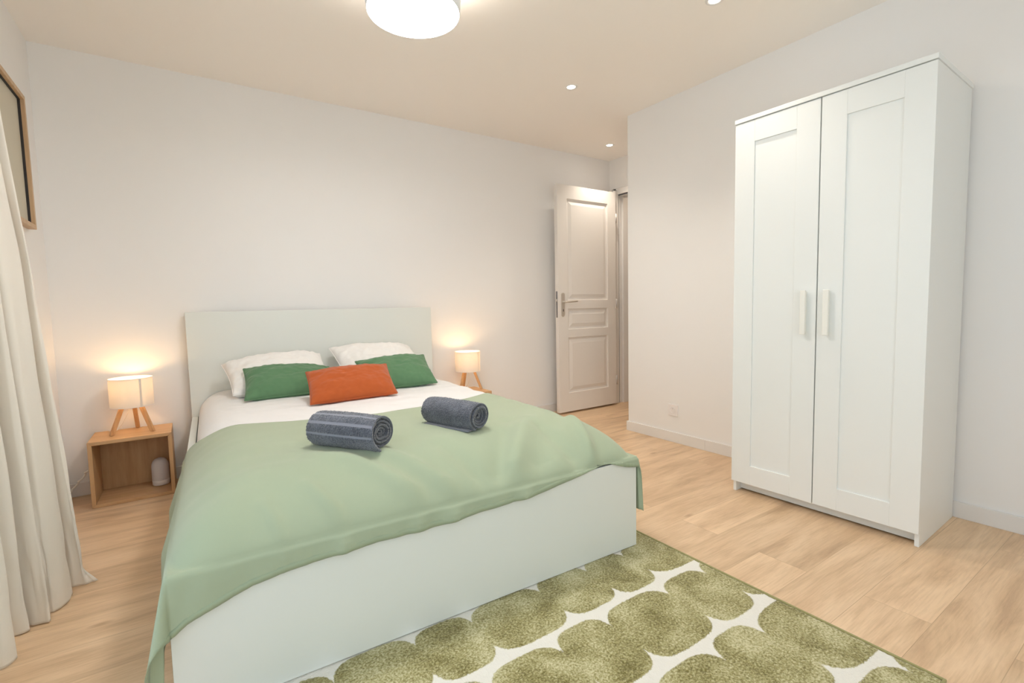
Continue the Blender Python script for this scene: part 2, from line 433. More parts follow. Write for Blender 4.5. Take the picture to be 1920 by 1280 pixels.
# baseboards
BT = .012
struct(box('baseboard_back', (0, -BT, 0), (D, 0, BASE_H), M['trim']))
struct(box('baseboard_left', (0, WY1+.05, 0), (BT, -BT, BASE_H), M['trim']))
struct(boxes('baseboard_right', [((W-BT, YB, 0), (W, -1.592, BASE_H)), ((W-BT, -1.5905, 0), (W, N, BASE_H)), ((W-BT, N, 0), (D, N+BT, BASE_H))], M['trim']))
struct(box('baseboard_hallway', (D+.12, .008, 0), (4.425, .02, BASE_H), M['trim']))
struct(boxes('baseboard_rear', [((0, YB, 0), (W, YB+BT, BASE_H))], M['trim']))

# door casing, jamb lining, rubber seal
jamb = struct(empty('trim_1', (D, 0, 0)))
boxes('door_casing', [((-.074, OY1-.022, 0), (0, OY1+.030, OZ+.03)), ((-.016, OY1-.004, 0), (0, OY1+.058, OZ+.055)), ((-.016, OY0-.04, 0), (0, OY0+.004, OZ+.055)), ((-.016, OY0-.04, OZ-.004), (0, OY1+.058, OZ+.055))], M['trim'], jamb, .004)
boxes('jamb_lining', [((0.014, OY1-.016, 0), (.125, OY1, OZ)), ((.014, OY0, 0), (.125, OY0+.016, OZ)), ((.014, OY0, OZ-.016), (.125, OY1, OZ))], M['trim'], jamb, .002)
boxes('door_seal', [((.001, OY1-.011, 0), (.013, OY1-.001, OZ)), ((.001, OY0, OZ-.011), (.013, OY1, OZ-.001))], M['seal'], jamb, .001)
boxes('jamb_step', [((.05, OY1-.034, 0), (.125, OY1-.016, OZ-.016))], M['trim'], jamb, .002)

# ---------------- door leaf (swung open, standing in front of the back wall)
DLX0, DLX1, DZ0, DZ1 = 3.362, 4.088, .018, 2.062
DYF = -.166          # front face
door = struct(empty('door_1', (DLX0, DYF, 0)))
def door_leaf():
    bm = bmesh.new()
    w, h0, h1, th = DLX1-DLX0, DZ0, DZ1, .04
    panels = [(.112, .618, 1.040, 1.945), (.112, .618, .775, .962), (.112, .618, .190, .700)]
    def quad(a, b, c, d): bm.faces.new([bm.verts.new(q) for q in (a, b, c, d)])
    for side in (0, 1):
        y0 = 0 if side == 0 else th
        sg = 1 if side == 0 else -1
        xs = [0, .112, .618, w]
        zs = [h0]
        for q in reversed(panels): zs += [q[2], q[3]]
        zs.append(h1)
        for i in range(3):
            for j in range(len(zs)-1):
                if i == 1 and j % 2 == 1: continue
                quad((xs[i], y0, zs[j]), (xs[i+1], y0, zs[j]), (xs[i+1], y0, zs[j+1]), (xs[i], y0, zs[j+1]))
        rings = [(0, 0), (.004, .010), (.020, .013), (.052, .003), (.056, .003)]
        for (x0, x1, z0, z1) in panels:
            pr = None
            for ins, dp in rings:
                y = y0+sg*dp
                cur = [(x0+ins, y, z0+ins), (x1-ins, y, z0+ins), (x1-ins, y, z1-ins), (x0+ins, y, z1-ins)]
                if pr:
                    for k in range(4): quad(pr[k], pr[(k+1) % 4], cur[(k+1) % 4], cur[k])
                pr = cur
            quad(*pr)
    for a, b in (((0, h0), (0, h1)), ((0, h1), (w, h1)), ((w, h1), (w, h0)), ((w, h0), (0, h0))):
        quad((a[0], 0, a[1]), (b[0], 0, b[1]), (b[0], th, b[1]), (a[0], th, a[1]))
    bmesh.ops.remove_doubles(bm, verts=bm.verts, dist=.0002)
    return bm_obj('door_leaf', bm, M['door'], door)
door_leaf()
# handle set
hp = empty('door_handle', (.052, 0, 1.0)); hp.parent = door
def oval_plate(name, w, h, t, mat, parent, loc):
    bm = bmesh.new(); pts = []
    for i in range(24):
        a = 2*PI*i/24; cx, cz = math.cos(a)*w/2, math.sin(a)*w/2 + (h/2-w/2)*(1 if math.sin(a) > 0 else -1)
        pts.append((cx, cz))
    f = bm.faces.new([bm.verts.new((x, 0, z)) for x, z in pts])
    ex = bmesh.ops.extrude_face_region(bm, geom=[f])
    for v in ex['geom']:
        if isinstance(v, bmesh.types.BMVert): v.co.y -= t; v.co.x *= .9; v.co.z *= .985
    return bm_obj(name, bm, mat, parent, loc=loc)
oval_plate('handle_plate', .042, .215, .008, M['nickel'], hp, (0, 0, 0))
tube('lever', [(0, -.005, .025), (0, -.04, .025), (.012, -.05, .025), (.05, -.052, .026), (.10, -.05, .029), (.135, -.046, .031)], .0085, M['nickel'], hp)
boxes('keyhole', [((-.003, -.0092, -.062), (.003, -.0078, -.04))], M['dark'], hp, 0)
lk = box('lock_plate', (-.0015, .010, .885), (.002, .030, 1.12), nmat('dull_steel', (.2, .19, .2), .5, .3)[0], door, .001)
tag(lk, 'grey steel lock strip on the door edge')
box('latch', (-.012, .014, 1.03), (.0, .027, 1.052), M['nickel'], lk, .002)
for z in (.25, 1.0, 1.82):
    lathe('hinge', [(.001, -.045), (.007, -.045), (.007, .045), (.001, .045)], M['hinge'], door, 12, loc=(DLX1-DLX0+.006, -.002, z))

# ---------------- dark coat shelf glimpsed through the door
sh = empty('hallway_shelf', (4.65, .3, 0))
tag(sh, 'dark open shelf glimpsed through the doorway in the hall', 'shelf')
boxes('shelf_frame', [((0, 0, 0), (.02, .3, 2.0)), ((.7, 0, 0), (.72, .3, 2.0)), ((0, .29, 0), (.72, .31, 2.0))], nmat('dark_shelf', (.10, .075, .06), .6)[0], sh)
for z in (.25, .5, .75, 1.0, 1.4, 1.98):
    box('shelf_board', (.02, 0, z), (.70, .29, z+.02), nmat('dark_board', (.12, .09, .07), .6)[0], sh)

# ------------------------------------------------------------------ wardrobe
wr = empty('wardrobe', (2.960, -2.878, 0), R(1.3))
tag(wr, 'tall white two-door wardrobe with panelled doors standing against the right wall', 'wardrobe')
# local: y along front (far = +), x depth into wall
WW, WD, WH = .79, .476, 1.90
box('side_panel', (.018, .004, 0), (WD, .020, WH-.020), M['wardrobe'], wr)
box('side_panel', (.018, WW-.020, 0), (WD, WW-.004, WH-.020), M['wardrobe'], wr)
box('top_panel', (-.004, 0, WH-.020), (WD, WW, WH), M['wardrobe'], wr)
box('back_panel', (WD-.006, .020, .05), (WD-.001, WW-.020, WH-.020), M['wardrobe'], wr)
box('bottom_panel', (.020, .020, .055), (WD-.006, WW-.020, .072), M['wardrobe'], wr)
box('plinth', (.062, .020, .006), (.078, WW-.020, .055), M['wardrobe'], wr)
def wdoor(y0, y1, hy):
    z0, z1, t = .058, WH-.0235, .018
    s = .098
    bm = bmesh.new()
    add_box(bm, (0, y0, z0), (t, y0+s, z1), .001); add_box(bm, (0, y1-s, z0), (t, y1, z1), .001)
    add_box(bm, (0, y0+s, z1-s-.004), (t, y1-s, z1), .0007); add_box(bm, (0, y0+s, z0), (t, y1-s, z0+s), .0007)
    add_box(bm, (.007, y0+s-.002, z0+s-.002), (t-.001, y1-s+.002, z1-s+.002), 0)
    d = bm_obj('door', bm, M['wardrobe'], wr)
    hbm = bmesh.new()
    add_box(hbm, (-.030, hy-.011, .842), (-.018, hy+.011, 1.042), .0015)
    add_box(hbm, (-.019, hy-.005, .846), (0.0, hy+.005, 1.038), .0)
    bm_obj('handle', hbm, paint('ivory_handle', (.86, .855, .80), .4, 0), d)
wdoor(.0025, WW/2-.0025, WW/2-.047)
wdoor(WW/2+.0025, WW-.0025, WW/2+.047)

# ------------------------------------------------------------------ wall outlet
ol = empty('wall_socket', (W, -1.329, .231))
tag(ol, 'square white wall socket low on the right wall', 'wall socket')
bm = bmesh.new(); add_box(bm, (-.009, -.041, -.041), (0, .041, .041), .0025); bm_obj('socket_plate', bm, M['plastic'], ol)
lathe('socket_well', [(.0215, -.0005), (.0225, .0005), (.0215, .0015), (.019, -.001), (.0185, -.0065), (.0002, -.0065)], M['ceramic_base'], ol, 40, loc=(-.0105, 0, 0), rot=(0, R(-90), 0))
for dy, dz, r in ((.009, -.001, .0028), (-.009, -.001, .0028)):
    lathe('pin_hole', [(r, 0), (.0002, 0)], M['dark'], ol, 12, loc=(-.0055, dy, dz), rot=(0, R(-90), 0))
lathe('earth_pin', [(.0026, -.002), (.0026, .008), (.0002, .0085)], M['steel'], ol, 12, loc=(-.0045, 0, .010), rot=(0, R(-90), 0))

# ------------------------------------------------------------------ rug
RGX0, RGX1, RGY0, RGY1 = .585, 2.172, -3.157, -.86
def make_rug():
    step = .006
    xs = np.arange(RGX0, RGX1+.001, step); ys = np.arange(RGY0, RGY1, step)
    X, Y = np.meshgrid(xs, ys, indexing='ij')
    chains = [-3.315, -3.022, -2.715, -2.432, -2.168, -1.89, -1.60, -1.31, -1.02, -.73]
    rows = {0: [2.134, 1.86, 1.68, 1.44, 1.23, 1.02, .80, .6], 1: [1.975, 1.781, 1.53, 1.31, 1.12, .88, .66], 2: [2.119, 1.906, 1.629, 1.436, 1.20, .99, .75, .55],
            3: [1.967, 1.776, 1.559, 1.288, 1.098, .868, .65]}
    V = np.full(X.shape, -9.0)
    for r in range(len(chains)-1):
        c0, c1 = chains[r], chains[r+1]
        b = rows.get(r, [q+.03*r for q in rows[r % 4]])
        b = sorted([2.36, b[0]+.0] + b[1:] + [.42] if b[0] < 2.2 else b)
        for i in range(len(b)-1):
            x0, x1 = b[i], b[i+1]
            cx, cy = (x0+x1)/2, (c0+c1)/2
            a_ = (x1-x0)/2*1.03; h_ = (c1-c0)/2-.011
            yy = cy + .006*math.sin(i*2.3+r)
            d = (np.abs((X-cx)/a_)**3.8 + np.abs((Y-yy)/h_)**3.2)**(1/3.4)
            V = np.maximum(V, (1-d)*min(a_, h_)*.9)
    V = np.maximum(V, (1-(np.abs((X-2.12)/.105)**4+np.abs((Y+2.15)/.12)**4)**.25)*.09)
    ol = np.clip(.5+V/.006*.5, 0, 1)
    rng = np.random.default_rng(3)
    Z = .0105 + .0022*ol + rng.normal(0, .0007, X.shape)
    edge = np.minimum(np.minimum(X-RGX0, RGX1-X), np.minimum(Y-RGY0, RGY1-Y))
    Z = np.where(edge < .004, .006, Z)
    P = np.stack([X, Y, Z], -1)
    e = empty('rug'); tag(e, 'thick pile rug with rounded olive green blocks on white, half under the bed', 'rug')
    grid_mesh('pile', P, M['rug'], e, True, {'olive': ol})
    b_ = .004
    box('backing', (RGX0, RGY0, .0005), (RGX1, RGY1, .006), M['rug_edge'], e, 0)
    t = .005
    q = .013
    boxes('bound_edge', [((RGX1-.003, RGY0, .001), (RGX1+t, RGY1, q)), ((RGX0-t, RGY0, .001), (RGX0+.003, RGY1, q)), ((RGX0-t, RGY0-t, .001), (RGX1+t, RGY0+.003, q)), ((RGX0-t, RGY1-.003, .001), (RGX1+t, RGY1+t, q))], M['rug_edge'], e, .003)
make_rug()

# ------------------------------------------------------------------ bed
BX, BY, BA = .592, -.0745, R(-1.92)
BW, BL, BZ = 1.553, 2.085, .0145
FH = .375
bed = empty('bed', (BX, BY, 0), BA)
tag(bed, 'white double bed frame with a tall plain headboard and boxed-in sides', 'bed')
box('headboard', (0, 0, .0), (BW, .042, 1.003), M['bed'], bed, .002)
box('footboard', (0, -BL, BZ), (BW, -BL+.030, FH), M['bed'], bed, .0015)
box('side_rail', (.0015, -BL+.0315, BZ), (.032, -.0008, FH), M['bed'], bed, .0015)
box('side_rail', (BW-.032, -BL+.0315, BZ), (BW-.0015, -.0008, FH), M['bed'], bed, .0015)
box('slat_base', (.034, -BL+.034, .16), (BW-.034, -.002, .185), M['oak_x'], bed, .002)

def mat_z(u, v):
    """top of the mattress at local (u, v) with v = distance from the headboard"""
    def q(t, L):
        t = min(max(t/L, 0), 1); return (1-(1-t)**2.2)**(1/2.2)
    ku = min(q(u-.036, .16), q(BW-.036-u, .16)); kv = q(2.035-v, .16)
    return ku, kv
mt_ = empty('mattress', (BX, BY, 0), BA)
tag(mt_, 'thick mattress in a white sheet lying in the white bed frame', 'mattress')
box('mattress_core', (.06, -2.0, .187), (BW-.06, -.03, .47), M['sheet'], mt_, .05)
def make_sheet():
    nu, nv = 150, 200
    P = np.zeros((nu+2, nv+2, 3))
    for i in range(nu+2):
        for j in range(nv+2):
            ii, jj = min(max(i-1, 0), nu-1), min(max(j-1, 0), nv-1)
            # denser near the edges
            s = ii/(nu-1); s = s-.10*math.sin(2*PI*s)/1.0*0.9
            t = jj/(nv-1); t = t-.08*math.sin(2*PI*t)*0.9
            u = .036+(BW-.072)*s; v = .004+(2.031)*t
            ku, kv = mat_z(u, v)
            z = .30+.222*ku*kv if min(ku, kv) < 1 else .522
            z = .522 - .16*math.hypot(1-ku, 1-kv) 
            z = max(z, .34)
            wr_ = .006*sn(u*1.5+v*1.0, v*6+u*2, 1) + .003*sn(u*5+v*3, v*14, 4)*1.6 + .0022*sn(u*20, v*22, 7)
            wr_ += .007*max(0, 1-min(u, BW-u)/.25)*sn(u*4, v*16, 9)
            z += wr_*min(1, ku*kv+.15)
            z -= .034*min(1, max(0, (v-1.33)/.25))
            if v > 1.05: z -= .03*(1-ku*kv)*min(1, (v-1.05)/.15)
            uu, vv = u, v
            if i == 0 or i == nu+1: z = .22
            if j == 0 or j == nv+1: z = .22
            if i > 0 and ii == 0: uu -= .0
            P[i, j] = (uu, -vv, z)
    return grid_mesh('sheet', P, M['sheet'], mt_)
make_sheet()

# ------------------------------------------------------------------ sage bedspread
def interp(tab, x):
    xs = [q[0] for q in tab]; ys = [q[1] for q in tab]
    return float(np.interp(x, xs, ys))
def sm_interp(tab, x, w=.02):
    return (interp(tab, x-w)+interp(tab, x)+interp(tab, x+w))/3
TOP_EDGE = [(0, .99), (.03, 1.05), (.10, 1.12), (.2, 1.17), (.39, 1.238), (.7, 1.308), (.95, 1.31), (1.19, 1.273), (1.35, 1.19), (1.45, 1.10), (1.553, .97)]
DROP = [(0, .150), (.036, .120), (.1, .098), (.18, .073), (.256, .063), (.36, .056), (.5, .052), (.65, .055), (.83, .048), (1.05, .041), (1.18, .026), (1.3, .009), (1.36, .001), (1.41, .003), (1.49, .030), (1.553, .040)]
RIDGES = [  # (u0, v0, u1, v1, amplitude, width) soft folds running up from the foot edge
    (.62, 2.06, .38, 1.80, .010, .030), (.74, 2.07, .56, 1.86, .010, .026), (.86, 2.07, .78, 1.90, -.008, .03),
    (1.00, 2.05, 1.22, 1.80, .010, .035), (.92, 2.06, 1.12, 1.78, -.009, .035), (1.33, 2.08, 1.40, 1.86, .014, .022), (1.25, 2.08, 1.22, 1.88, -.010, .03),
    (.40, 2.08, .33, 1.97, .008, .018), (.25, 2.08, .22, 2.00, .006, .018), (1.1, 2.05, 1.48, 1.72, -.008, .05)]
CT = .384
def spread_point(u, v, a, b, side):
    """u,v inside the frame footprint; a = length hanging over the side, b = over the foot"""
    def q(t, L):
        t = 1-min(max(t/L, 0), 1); return max(0, 1-t**1.75)**.66
    ku = min(q(u, .21), q(BW-u, .21)); kv = q(BL-v, .27)
    z = .534 - (.534-CT)*min(1, math.hypot(1-ku, 1-kv))
    fade = min(1, max(0, (v-1.55)/.45))
    inner = min(1, ku*1.2)*(min(1, kv*1.6+.08))
    z += inner*(.004*sn(u*2.2, v*5, 2) + .0022*sn(u*7, v*11, 5) + fade*.012*sn(u*5+v*2, v*6-u*2, 8))
    side_f = max(0, 1-min(u, BW-u)/.3)
    z += inner*side_f*.006*sn(u*3+v*1.5, v*13, 3)
    for (u0, v0, u1, v1, am, wd) in RIDGES:
        dx, dy = u1-u0, v1-v0; L2 = dx*dx+dy*dy
        t = ((u-u0)*dx+(v-v0)*dy)/L2; tc = min(1, max(0, t))
        d = math.hypot(u-u0-tc*dx, v-v0-tc*dy)
        z += 2.5*am*math.exp(-(d/wd)**2)*(1-tc*.6)*min(1, (BL+.02-v)/.06)
    z = max(z, CT if (a > 0 or b > 0) else CT)
    x, y = u, v
    r = math.hypot(a, b)
    if r > 0:
        th = math.atan2(b, a)
        sg = -1 if side < 0 else 1
        s2 = math.sin(2*th) if a > 0 and b > 0 else 0
        wave = 0
        if side and a > 0:
            fo = min(1, (BL-v)/.25) if b == 0 else 0
            wave = fo*(.012+.014*math.sin(v*17+side)+.008*math.sin(v*31))*min(1, a/.12)
        sing = .05 + (.20 if side < 0 else .13)*s2
        off = r*sing
        z = CT - r*math.sqrt(max(0, 1-sing*sing))
        rr = .006*min(1, r/.01)
        if side and a > 0: x = u + sg*(off*math.cos(th)+wave+rr*math.cos(th))
        pk = 0
        if b > 0 and a == 0:
            pk = .0035*sn(u*26, b*10, 3)*min(1, b/.03)+.004*math.sin(u*19)*min(1, b/.04)
        if b > 0 and a == 0:
            for (u0, v0, u1, v1, am, wd) in RIDGES:
                if v0 > 2.04: pk += 1.1*max(0, am)*math.exp(-((u-u0)/wd)**2)*min(1, b/.03)
        y = v + (off+rr)*math.sin(th) + abs(pk)
    return Vector((x, -y, z))
def make_spread():
    AL, AR = .285, .235
    cols = []
    nh = 22
    for i in range(nh): cols.append((0, AL*(1-i/nh), -1))
    nu = 170
    for i in range(nu+1):
        s = i/nu; s = s-.07*math.sin(2*PI*s)
        cols.append((BW*s, 0, 0))
    for i in range(1, nh+1): cols.append((BW, AR*i/nh, 1))
    nv, nb = 110, 16
    P = np.zeros((len(cols), nv+1+nb, 3))
    for i, (u, a, side) in enumerate(cols):
        vt = sm_interp(TOP_EDGE, u) + (a*.12 if side else 0) + .006*sn(u*9, 1, a*9)
        dr = sm_interp(DROP, u, .012)
        if side < 0: dr = .150-.05*(a/AL)
        if side > 0: dr = .040+.02*(a/AR)
        for j in range(nv+1+nb):
            if j <= nv:
                t = j/nv; t = 1-(1-t)**1.25
                v = vt+(BL-vt)*t; b = 0
            else:
                v = BL; b = max(.0005, dr)*(j-nv)/nb
            aa = a
            if side: aa = a*(1+.10*sn(v*5, side*3))
            P[i, j] = spread_point(u, v, aa, b, side)
    o = grid_mesh('bedspread', P, M['sage'], None, thick=.0022)
    o.location = (BX, BY, 0); o.rotation_euler = (0, 0, BA)
    tag(o, 'sage green bedspread laid over the lower half of the bed', 'bedspread')
    # sewn hem along the border: a narrow doubled strip on the outside of the cloth
    n, m_ = P.shape[:2]
    def nrm(i, j):
        i0, i1, j0, j1 = max(i-1, 0), min(i+1, n-1), max(j-1, 0), min(j+1, m_-1)
        c = np.cross(P[i1, j]-P[i0, j], P[i, j1]-P[i, j0]); L = np.linalg.norm(c)
        return -c/L if L > 1e-9 else np.array((0, 0, 1.0))
    def strip(path_outer, path_inner):
        out = np.zeros((len(path_outer), 3, 3))
        for k, ((i, j), (i2, j2)) in enumerate(zip(path_outer, path_inner)):
            A, B = P[i, j], P[i2, j2]
            L = np.linalg.norm(B-A)
            w = min(1.0, .017/L) if L > 1e-6 else 1
            N_ = nrm(i, j)
            off = .0018+.0007*math.sin(k*1.9)
            out[k, 0] = A+N_*off*.6+(A-B)*(.001/max(L, .01)); out[k, 1] = A+(B-A)*w*.5+N_*off*1.3; out[k, 2] = A+(B-A)*w+N_*.0009
        return out
    J = nv+nb
    fr = strip([(i, J) for i in range(n)], [(i, nv+nb//3 if True else 0) for i in range(n)])
    grid_mesh('front_hem', fr, M['hem'], o, thick=.001)
    grid_mesh('side_hem', strip([(0, j) for j in range(m_)], [(3, j) for j in range(m_)]), M['hem'], o, thick=.001)
    grid_mesh('side_hem', strip([(n-1, j) for j in range(m_)], [(n-4, j) for j in range(m_)]), M['hem'], o, thick=.001)
make_spread()

# ------------------------------------------------------------------ pillows and cushions
def pillow(name, w, h, t, mat, seed, bl, br, tl, tr, label, cat, wrinkle=.004, corner=.05, pw=2.4, group=None):
    """placed by its four visible corners: bottom-left, bottom-right, top-left, top-right"""
    bl, br, tl, tr = map(Vector, (bl, br, tl, tr))
    n, m_ = 70, 46
    e = empty(name, (bl+br)/2)
    tag(e, label, cat, group)
    c = (bl+br+tl+tr)/4
    nx = ((br-bl)+(tr-tl)).cross((tl-bl)+(tr-br)).normalized()   # points to the back/up
    front = -nx if nx.y > 0 else nx
    vs, fs = [], []
    base = e.location
    for sidei in (1, -1):
        for i in range(n+1):
            for j in range(m_+1):
                s = -1+2*i/n; q = -1+2*j/m_
                # pinch the edges inwards between corners
                sx = s*(1-corner*(1-q*q)**1.0*abs(s)**3); qy = q*(1-corner*1.1*(1-s*s)**1.0*abs(q)**3)
                U, V_ = (sx+1)/2, (qy+1)/2
                p = bl*(1-U)*(1-V_)+br*U*(1-V_)+tl*(1-U)*V_+tr*U*V_
                th = t/2*(max(0, 1-abs(s)**pw)**.62)*(max(0, 1-abs(q)**pw)**.62)
                ed = max(abs(s), abs(q))
                wv = wrinkle*(sn(s*3+seed, q*3, seed)*.9+sn(s*9, q*8+seed, seed)*.45)
                wv += wrinkle*1.0*max(0, ed-.5)*sn(s*7+seed, q*6, seed*2)
                th2 = th*sidei + wv*min(1, th/(t*.12)) 
                p = p + front*th2
                if sidei < 0 and (i in (0, n) or j in (0, m_)):
                    p = p
                vs.append(p-base)
    k = (n+1)*(m_+1)
    for sidei in (0, 1):
        for i in range(n):
            for j in range(m_):
                a = sidei*k+i*(m_+1)+j
                f = (a, a+m_+1, a+m_+2, a+1)
                fs.append(f if sidei == 0 else f[::-1])
    me = bpy.data.meshes.new('cushion_cover'); me.from_pydata(vs, [], fs)
    b = bmesh.new(); b.from_mesh(me); bmesh.ops.remove_doubles(b, verts=b.verts, dist=.0004); bmesh.ops.recalc_face_normals(b, faces=b.faces); b.to_mesh(me); b.free()
    part = 'cushion_cover' if cat == 'cushion' else 'pillowcase'
    finish(part, me, mat, e, True)
    # piped seam all round
    pts = []
    def edge(s, q):
        sx = s*(1-corner*(1-q*q)*abs(s)**3); qy = q*(1-corner*1.1*(1-s*s)*abs(q)**3)
        U, V_ = (sx+1)/2, (qy+1)/2
        return bl*(1-U)*(1-V_)+br*U*(1-V_)+tl*(1-U)*V_+tr*U*V_-base
    for k_ in range(24): pts.append(edge(-1+2*k_/24, -1))
    for k_ in range(16): pts.append(edge(1, -1+2*k_/16))
    for k_ in range(24): pts.append(edge(1-2*k_/24, 1))
    for k_ in range(17): pts.append(edge(-1, 1-2*k_/16))
    tube('seam', [tuple(q) for q in pts], .0022, mat, e)
    return e
pillow('pillow', .6, .45, .19, M['pillow'], 1.3, (.785, -.52, .545), (1.32, -.50, .545), (.752, -.20, .690), (1.315, -.18, .715),
       'white pillow leaning on the headboard behind the left green cushion', 'pillow', .017, .045, 3.2, 'white pillows against the headboard')
pillow('pillow', .6, .45, .19, M['pillow'], 5.7, (1.40, -.50, .545), (1.93, -.52, .545), (1.375, -.17, .745), (1.94, -.18, .718),
       'white pillow leaning on the headboard behind the right green cushion', 'pillow', .017, .045, 3.2, 'white pillows against the headboard')
pillow('cushion', .48, .28, .145, M['green'], 2.1, (.826, -.665, .535), (1.28, -.67, .535), (.845, -.44, .681), (1.312, -.43, .652),
       'green rectangular cushion on the left, partly behind the rust orange one', 'cushion', .010, .05, 2.8, 'green cushions on the bed')
pillow('cushion', .48, .28, .145, M['green'], 8.4, (1.43, -.80, .535), (1.868, -.80, .535), (1.427, -.58, .686), (1.88, -.57, .694),
       'green rectangular cushion on the right, tilted towards the right lamp', 'cushion', .010, .05, 2.8, 'green cushions on the bed')
pillow('cushion', .45, .28, .13, M['orange'], 4.2, (1.083, -1.0, .533), (1.535, -1.0, .537), (1.107, -.79, .673), (1.553, -.78, .679),
       'rust orange rectangular cushion in front of the two green ones', 'cushion', .008, .035, 2.8)

# ------------------------------------------------------------------ rolled towels
def towel(cx, cy, az, L, rx, rz, label, bands, seed, turns=5.1, flap=False):
    """spiral-rolled terry towel; axis direction azimuth az (clockwise from +y)"""
    z0 = .5325
    e = empty('rolled_towel', (cx, cy, z0), 0)
    e.rotation_euler = (0, 0, -az)      # local +y = axis direction towards the visible end
    tag(e, label, 'towel', 'rolled grey towels on the bed')
    ns = 760; nl = 120
    thk = .0042
    # centre line of the spiral cross-section, from outside to inside
    pts = []
    start = R(-66)
    for k in range(ns):
        t = k/(ns-1)
        ang = start + t*turns*2*PI
        f = 1-t*.91
        wob = 1+.30*t**1.6*math.sin(2*ang+seed)+.10*t**1.3*math.sin(3*ang+seed*2)+.03*t*math.sin(5*ang+seed)
        x = rx*f*wob*math.cos(ang); z = rz*f*wob*math.sin(ang)*(1-.25*t)
        pts.append((x, z+rz))
    pts = np.array(pts)
    low = pts[:, 1].min(); pts[:, 1] -= low-thk-.0006
    d = np.gradient(pts, axis=0); ln = np.linalg.norm(d, axis=1, keepdims=True); d /= ln
    nr = np.stack([d[:, 1], -d[:, 0]], 1)
    arc = np.concatenate([[0], np.cumsum(np.linalg.norm(np.diff(pts, axis=0), axis=1))])
    rng = np.random.default_rng(int(seed*10))
    loop = []           # closed section loop: outer face then inner face back
    for sgn, order in ((1, range(ns)), (-1, range(ns-1, -1, -1))):
        for k in order: loop.append((k, sgn))
    nloop = len(loop)
    P = np.zeros((nloop, nl+1, 3)); band = np.zeros((nloop, nl+1))
    for q, (k, sgn) in enumerate(loop):
        bnd = 0
        for b0, b1 in bands:
            if b0 < arc[k] < b1: bnd = 1
        endoff = .005*math.sin(arc[k]*9+seed)+.003*math.sin(arc[k]*23+seed) - .010*(arc[k]/arc[-1])
        for j in range(nl+1):
            s = j/nl
            y = -L/2+L*s + (endoff if s > .5 else -endoff*.6)*abs(2*s-1)**2
            rd = 1-.06*abs(2*s-1)**4
            terr = 0 if bnd else (.0011 if sgn > 0 else .0006)*rng.normal()
            big = .0018*sn(arc[k]*22+seed, y*16, seed) if k < ns*.35 else 0
            th = thk*(.72 if bnd else 1)*(1 if 3 < j < nl-3 else .8)
            off = sgn*th+(terr+big if sgn > 0 else terr)
            cx_, cz_ = pts[k]
            x = (cx_+nr[k, 0]*off)*rd; z = (cz_+nr[k, 1]*off)
            z = rz+(z-rz)*rd if z > .004 else z
            P[q, j] = (x, y, max(z, .0006+(sgn < 0)*.004)); band[q, j] = bnd
    o = grid_mesh('terry_roll', P, M['towel'], e, True, {'band': band})
    # ends of the ribbon: close with faces between outer and inner side
    me = o.data
    bm = bmesh.new(); bm.from_mesh(me); bm.verts.ensure_lookup_table()
    m1 = nl+1
    for j in (0, nl):
        for k in range(ns-1):
            a, b_, c, d_ = k*m1+j, (k+1)*m1+j, (nloop-2-k)*m1+j, (nloop-1-k)*m1+j
            try: f = bm.faces.new([bm.verts[x] for x in (a, b_, c, d_)]); f.smooth = True
            except ValueError: pass
    for k0, k1 in ((0, nloop-1), ):
        for j in range(nl):
            try: bm.faces.new([bm.verts[x] for x in (k0*m1+j, k0*m1+j+1, k1*m1+j+1, k1*m1+j)])
            except ValueError: pass
    bmesh.ops.recalc_face_normals(bm, faces=bm.faces)
    bm.to_mesh(me); bm.free()
    # woven selvedge along the visible end of the outer layer
    sel = []
    for k in range(0, int(ns/turns*1.0), 3):
        x, z = pts[k]; rd = .945
        endoff = .005*math.sin(arc[k]*9+seed)+.003*math.sin(arc[k]*23+seed)-.010*(arc[k]/arc[-1])
        sel.append(((x+nr[k, 0]*.003)*rd, L/2+endoff+.0005, max(.004, rz+(z+nr[k, 1]*.003-rz)*rd)))
    tube('selvedge', sel, .0026, M['towel'], e)
    if flap:
        F = np.zeros((14, 40, 3))
        for i in range(14):
            for j in range(40):
                F[i, j] = (.005+.052*i/13, -L/2+.02+(L-.035)*j/39, .0045+.0015*sn(i*.4, j*.3))
        grid_mesh('loose_flap', F, M['towel'], e, True, {'band': np.ones((14, 40))*.6}, thick=.005)
    return e
towel(1.040, -1.862, R(147), .276, .061, .0595, 'thick rolled grey towel with raised woven stripes, left of the two on the bedspread', [(.058, .067), (.095, .104), (.131, .140)], 1.7)
towel(1.455, -1.828, R(161), .272, .054, .053, 'plain rolled grey towel, right of the two on the bedspread', [], 4.1, flap=True)

